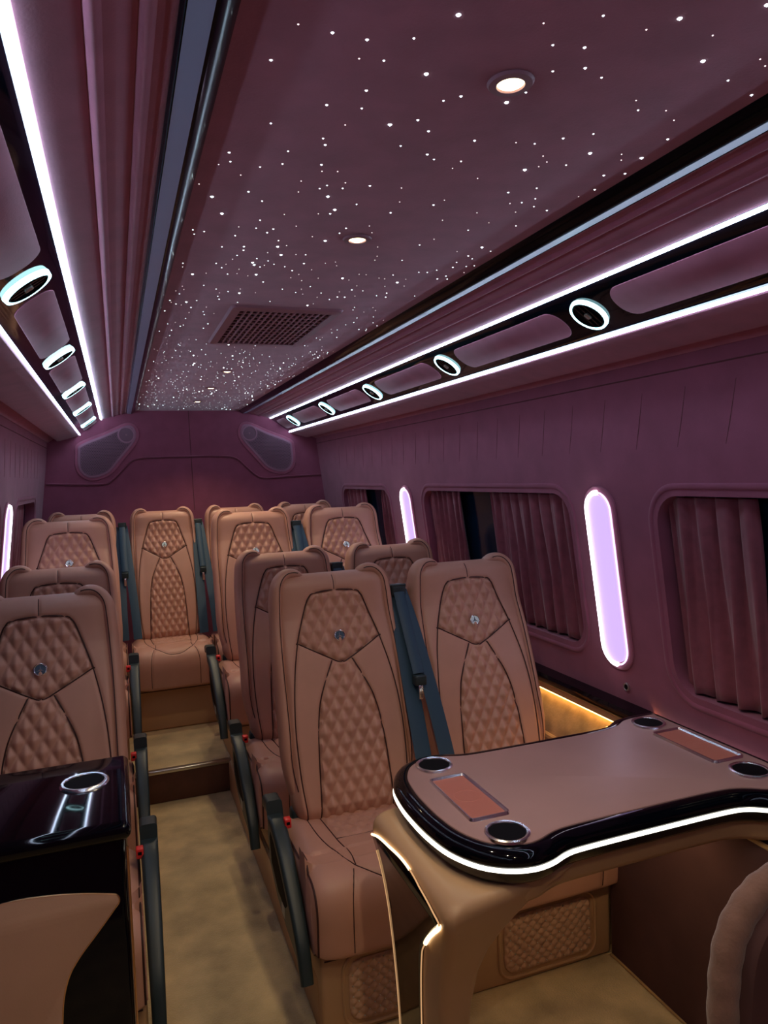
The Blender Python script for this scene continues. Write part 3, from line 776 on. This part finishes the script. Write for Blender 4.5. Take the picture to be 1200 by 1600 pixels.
plinth(-.44, -.005, 3.53, 3.82, .15, .388, 'tan leather plinth under the left seat on the raised floor')
plinth(-.44, 1.37, 4.09, 4.75, .15, .388, 'long brown plinth under the rear bench at the end of the aisle')

# ================================================================= TABLE
tb = thing('table', 'fixed table with mauve leather top, glossy black lit rim and tan pedestal', 'table', (1.05, 1.48, 0))
half = [(1.500, 1.777), (1.40, 1.777), (1.345, 1.765), (1.30, 1.738), (1.24, 1.728), (1.05, 1.727), (.87, 1.729), (.82, 1.735), (.775, 1.752), (.73, 1.757), (.68, 1.742), (.635, 1.705), (.602, 1.640), (.588, 1.56), (.585, 1.485)]
TO = half+[(x, 2*1.483-y) for x, y in reversed(half[:-1])]
low = [p for p in TO]
TO = []
for i, p in enumerate(smoothpath([(a, b, 0) for a, b in low], 4)): TO.append((p.x, p.y))
def ft(z): return lambda a, b, c: (a, b, z+c)
def loft(layers):
    n = len(TO); V, F = [], []
    for ins, z in layers:
        q = inset(TO, ins) if ins else TO; V += [(a, b, z) for a, b in q]
    for l in range(len(layers)-1):
        for i in range(n): F.append((l*n+i, l*n+(i+1) % n, (l+1)*n+(i+1) % n, (l+1)*n+i))
    tri = tessellate_polygon([[Vector((p[0], p[1], 0)) for p in inset(TO, layers[-1][0])]])
    L = (len(layers)-1)*n
    for t_ in tri: F.append(tuple(L+i for i in t_))
    tri = tessellate_polygon([[Vector((p[0], p[1], 0)) for p in inset(TO, layers[0][0])]])
    for t_ in tri: F.append(tuple(i for i in reversed(t_)))
    return V, F
mesh('rim', *loft([(.010, .7185), (.001, .720), (-.003, .728), (-.001, .738), (.006, .746), (.016, .7505), (.030, .7515), (.036, .749)]), gloss, tb, ang=50)
mesh('tabletop', *loft([(.0325, .749), (.0335, .7525), (.038, .754)]), leather_tab, tb, ang=50)
mesh('lower_band', *loft([(.034, .674), (.018, .680), (.006, .692), (.000, .712)]), gloss_dk, tb, ang=50)
n = len(TO)
def open_loft(layers):
    V, F = [], []
    for ins, z in layers: V += [(a, b, z) for a, b in inset(TO, ins)]
    for l in range(len(layers)-1):
        for i in range(n): F.append((l*n+i, l*n+(i+1) % n, (l+1)*n+(i+1) % n, (l+1)*n+i))
    return V, F
mesh('light_strip', *loft([(.002, .7110), (-.003, .7120), (-.0042, .7150), (-.003, .7180), (.002, .7188)]), led_table, tb)
mesh('apron', *loft([(.050, .622), (.040, .628), (.034, .640), (.033, .675)]), leather_ped, tb, ang=50)
# glowing fill block added under the apron to brighten the dark space below
fw = mesh('footwell_fill', *boxm(.95, 1.30, 1.46, 1.50, .612, .6215, .003), led_foot_fill, tb)
# cup holders
for cx, cy in ((.722, 1.668), (.717, 1.290), (1.405, 1.681), (1.398, 1.316)):
    c = mesh('cup_holder', *lathe([(.0375, .754), (.040, .7595), (.044, .7605), (.0475, .7585), (.0485, .7535)], 36, (cx, cy, 0)), chrome, tb)
    mesh('cup_well_shade', *lathe([(.0385, .7575), (.0375, .757), (.036, .7555), (.0355, .7552), (.0001, .7550)], 32, (cx, cy, 0)), hole_shade, c)  # flat dark disc painted for the shade down in the holder
# charging pads
for cx, cy in ((.719, 1.475), (1.405, 1.498)):
    q = rrect(.100, .232, .012, 4, cx, cy); qi = inset(q, .0095); m_ = len(q)
    V = [(a, b, .7535) for a, b in q]+[(a, b, .7600) for a, b in inset(q, .0025)]+[(a, b, .7600) for a, b in inset(q, .006)]+[(a, b, .7545) for a, b in qi]
    c = mesh('charging_pad', *slab(qi, .0018, ft(.7538)), pink_pad, tb)
    mesh('chrome_frame', V, [(l*m_+i, l*m_+(i+1) % m_, (l+1)*m_+(i+1) % m_, (l+1)*m_+i) for l in range(3) for i in range(m_)], chrome, c)
    V, F = lathe([(.0290, .7555), (.0300, .7562), (.0310, .7555)], 36, (cx, cy, 0)); mesh('pad_ring', V, F, pink_pad, c)
# pedestal: slab leg under the aisle end; rings of (y,z) sections swept downwards
def ped():
    lv = [(.677, .575, 1.232, .90, 1.645), (.674, .560, 1.220, .89, 1.648), (.668, .549, 1.212, .865, 1.650), (.658, .541, 1.206, .835, 1.650), (.645, .538, 1.206, .80, 1.648), (.630, .538, 1.212, .765, 1.645), (.610, .542, 1.222, .730, 1.640), (.575, .549, 1.240, .692, 1.633), (.53, .556, 1.265, .668, 1.625), (.47, .563, 1.292, .655, 1.618), (.38, .570, 1.315, .645, 1.612), (.25, .577, 1.328, .640, 1.606), (.12, .583, 1.334, .637, 1.602), (.0, .585, 1.336, .636, 1.600)]
    V, F = [], []
    for z, x0, y0, x1, y1 in lv:
        r = .024; q = rrect(x1-x0, y1-y0, r, 6, (x0+x1)/2, (y0+y1)/2)
        dy = .052*min(1, (x1-x0)/.25)**2
        V += [(a, b+dy*min(1, max(0, (a-x0)/(x1-x0)))**1.2*(y1-b)/(y1-y0), z) for a, b in q]
    m_ = len(q)
    for l in range(len(lv)-1):
        for i in range(m_): F.append((l*m_+i, l*m_+(i+1) % m_, (l+1)*m_+(i+1) % m_, (l+1)*m_+i))
    F.append(tuple(range(m_))); F.append(tuple(range((len(lv)-1)*m_, len(lv)*m_)))
    # shoulder under the table end
    return V, F, lv
V, F, lv = ped()
pdm = mesh('pedestal', V, F, leather_ped, tb, ang=60)
def pedx(z):
    L = sorted([(a[0], a[1]) for a in lv])
    for (z0, x0), (z1, x1) in zip(L, L[1:]):
        if z <= z1: return x0+(x1-x0)*(z-z0)/(z1-z0)
    return L[-1][1]
INS = [(1.622, .636), (1.585, .648), (1.54, .655), (1.475, .661), (1.424, .663), (1.37, .661), (1.323, .656), (1.27, .648), (1.234, .636), (1.275, .598), (1.318, .560), (1.356, .52), (1.387, .478), (1.416, .386), (1.435, .28), (1.45, .01), (1.580, .01), (1.588, .3), (1.598, .5), (1.612, .60)]
def fi(a, b, c): return (pedx(b)-.0005-c, a, b)
IP = [(p.x, p.y) for p in smoothpath([(a, b, 0) for a, b in INS[:15]], 6)]+[(p.x, p.y) for p in smoothpath([(a, b, 0) for a, b in INS[15:]+[INS[0]]], 8)]
def rows(z):
    c = []
    for i in range(len(IP)):
        (ya, za), (yb, zb) = IP[i-1], IP[i]
        if (za > z) != (zb > z): c.append(ya+(yb-ya)*(z-za)/(zb-za))
    return (min(c), max(c)) if len(c) > 1 else None
Vg, Fg = [], []; zs = [z for z in list(np.linspace(.011, .60, 50))+list(np.linspace(.606, .6795, 36)) if rows(z)]
for z in zs:
    a, b = rows(z)
    for k in range(13): Vg.append(fi(a+(b-a)*k/12, float(z), .0025))
for j in range(len(zs)-1):
    for i in range(12): Fg.append((j*13+i, j*13+i+1, (j+1)*13+i+1, (j+1)*13+i))
gi = mesh('glossy_insert', Vg, Fg, gloss, tb); md = gi.modifiers.new('thickness', 'SOLIDIFY'); md.thickness = .002; md.offset = 0
i0 = min(range(len(IP)), key=lambda i: abs(IP[i][0]-1.40)+abs(IP[i][1]-.662)); i1 = min(range(len(IP)), key=lambda i: IP[i][0]); i2 = min(range(len(IP)), key=lambda i: abs(IP[i][0]-1.35)+abs(IP[i][1]-.525)); i3 = min(range(len(IP)), key=lambda i: abs(IP[i][0]-1.45)+abs(IP[i][1]-.01))
for a_, b_, r_, m_ in ((0, i0+1, .0030, led_gold), (i0, i1+1, .0017, led_golddim), (i1, i2+1, .0050, led_gold), (i2, i3+1, .0016, led_golddim), (i3+1, len(IP)-8, .0012, led_golddim)):
    tube('accent_light', [fi(a, b, .004) for a, b in IP[a_:b_]], r_, m_, tb, n=8)

# ================================================================= CABINET on the left
cb = thing('cabinet', 'black piano lacquer cabinet with tan leather inset and one cup holder', 'cabinet', (-.24, 1.39, 0))
box('body', -.46, -.016, 1.245, 1.545, 0, .925, gloss, cb, b=.012, seg=3)
box('cabinet_top', -.47, -.006, 1.232, 1.558, .918, .950, gloss, cb, b=.014, seg=5)
mesh('cup_holder', *lathe([(.0335, .9502), (.0355, .9545), (.0395, .9550), (.0425, .9530), (.0435, .9500)], 36, (-.084, 1.432, 0)), chrome, cb)
mesh('cup_well_shade', *lathe([(.0345, .9528), (.033, .9520), (.0001, .9512)], 32, (-.084, 1.432, 0)), hole_shade, cb)  # near-black disc in place of a shaded hollow
ii = [(-.44, .80), (-.30, .838), (-.20, .854), (-.14, .852), (-.09, .844), (-.045, .833), (-.033, .828), (-.031, .817), (-.040, .805), (-.065, .775), (-.095, .740), (-.112, .712), (-.122, .675), (-.127, .62), (-.135, .50), (-.16, .35), (-.22, .2), (-.44, .15)]
p2 = [(p.x, p.y) for p in smoothpath([(a, b, 0) for a, b in ii], 4)]
mesh('leather_inset', *slab(p2, .003, lambda a, b, c: (a, 1.2445-c, b), .001), leather_in, cb)
tube('inset_edge', [(a, 1.2425, b) for a, b in p2], .0014, gold, cb, n=6)
tube('edge_trim', [(-.0135, 1.246, .905), (-.0135, 1.246, .0)], .0020, gold, cb, n=6)

# ================================================================= LOWER RIGHT
bx = thing('wheel_arch_box', 'dark brown suede covered box under the table along the right wall', 'box', (1.42, .6, 0))
mesh('cover', *slab([(1.352, 0), (1.497, 0), (1.497, .61), (1.40, .61), (1.372, .603), (1.357, .585), (1.352, .56)], 2.0, lambda a, b, c: (a, -.2+c, b)), suede_dk, bx, ang=50)
tube('edge_piping', [(1.371, -.19, .6045), (1.371, 1.30, .6045)], .006, suede_gold, bx)
tube('floor_piping', [(1.350, -.19, .006), (1.350, 1.80, .006)], .004, suede_gold, bx)

# suede armchair in the bottom right corner (its back rim rises into the picture)
ch = thing('armchair', 'brown suede tub chair with a padded rim in the bottom right corner', 'armchair', (1.12, .82, 0))
def rimpath():
    return smoothpath([(.955, .95, .36), (.945, .95, .50), (.948, .95, .60), (.965, .95, .675), (1.005, .95, .725), (1.06, .95, .752), (1.16, .95, .765), (1.24, .95, .752), (1.29, .95, .71), (1.31, .95, .64), (1.315, .95, .50), (1.31, .95, .36)], 8)
rp = rimpath()
tube('padded_rim', rp, [1+.035*math.sin(i*1.25) for i in range(len(rp))], suede_dk if False else mat('brown suede rim', (.22, .115, .085), .85, noise=20, bump=(90, .6, .003), sheen=.4), ch, n=14, flat=(.030, .026), up=(0, -1, 0))
shell = [(p.x, p.z) for p in rp]+[(1.30, .20), (.965, .20)]
mesh('shell', *slab(inset(shell, .01), .09, lambda a, b, c: (a, .99-c, b), .01), suede_dk, ch)
cp = [(1.03, .30), (1.012, .42), (1.012, .52), (1.03, .60), (1.075, .655), (1.14, .672), (1.20, .655), (1.235, .60), (1.245, .45), (1.235, .30)]
mesh('back_cushion', *slab([(p.x, p.y) for p in smoothpath([(a, b, 0) for a, b in cp], 5, True)], .07, lambda a, b, c: (a, .915-c, b), .03), leather_in, ch, ang=70)
mesh('seat_cushion', *boxm(.97, 1.29, .46, .93, .28, .44, .04, 4), leather_in, ch)
mesh('base', *boxm(.98, 1.28, .50, .93, 0, .28, .01), suede_dk, ch)
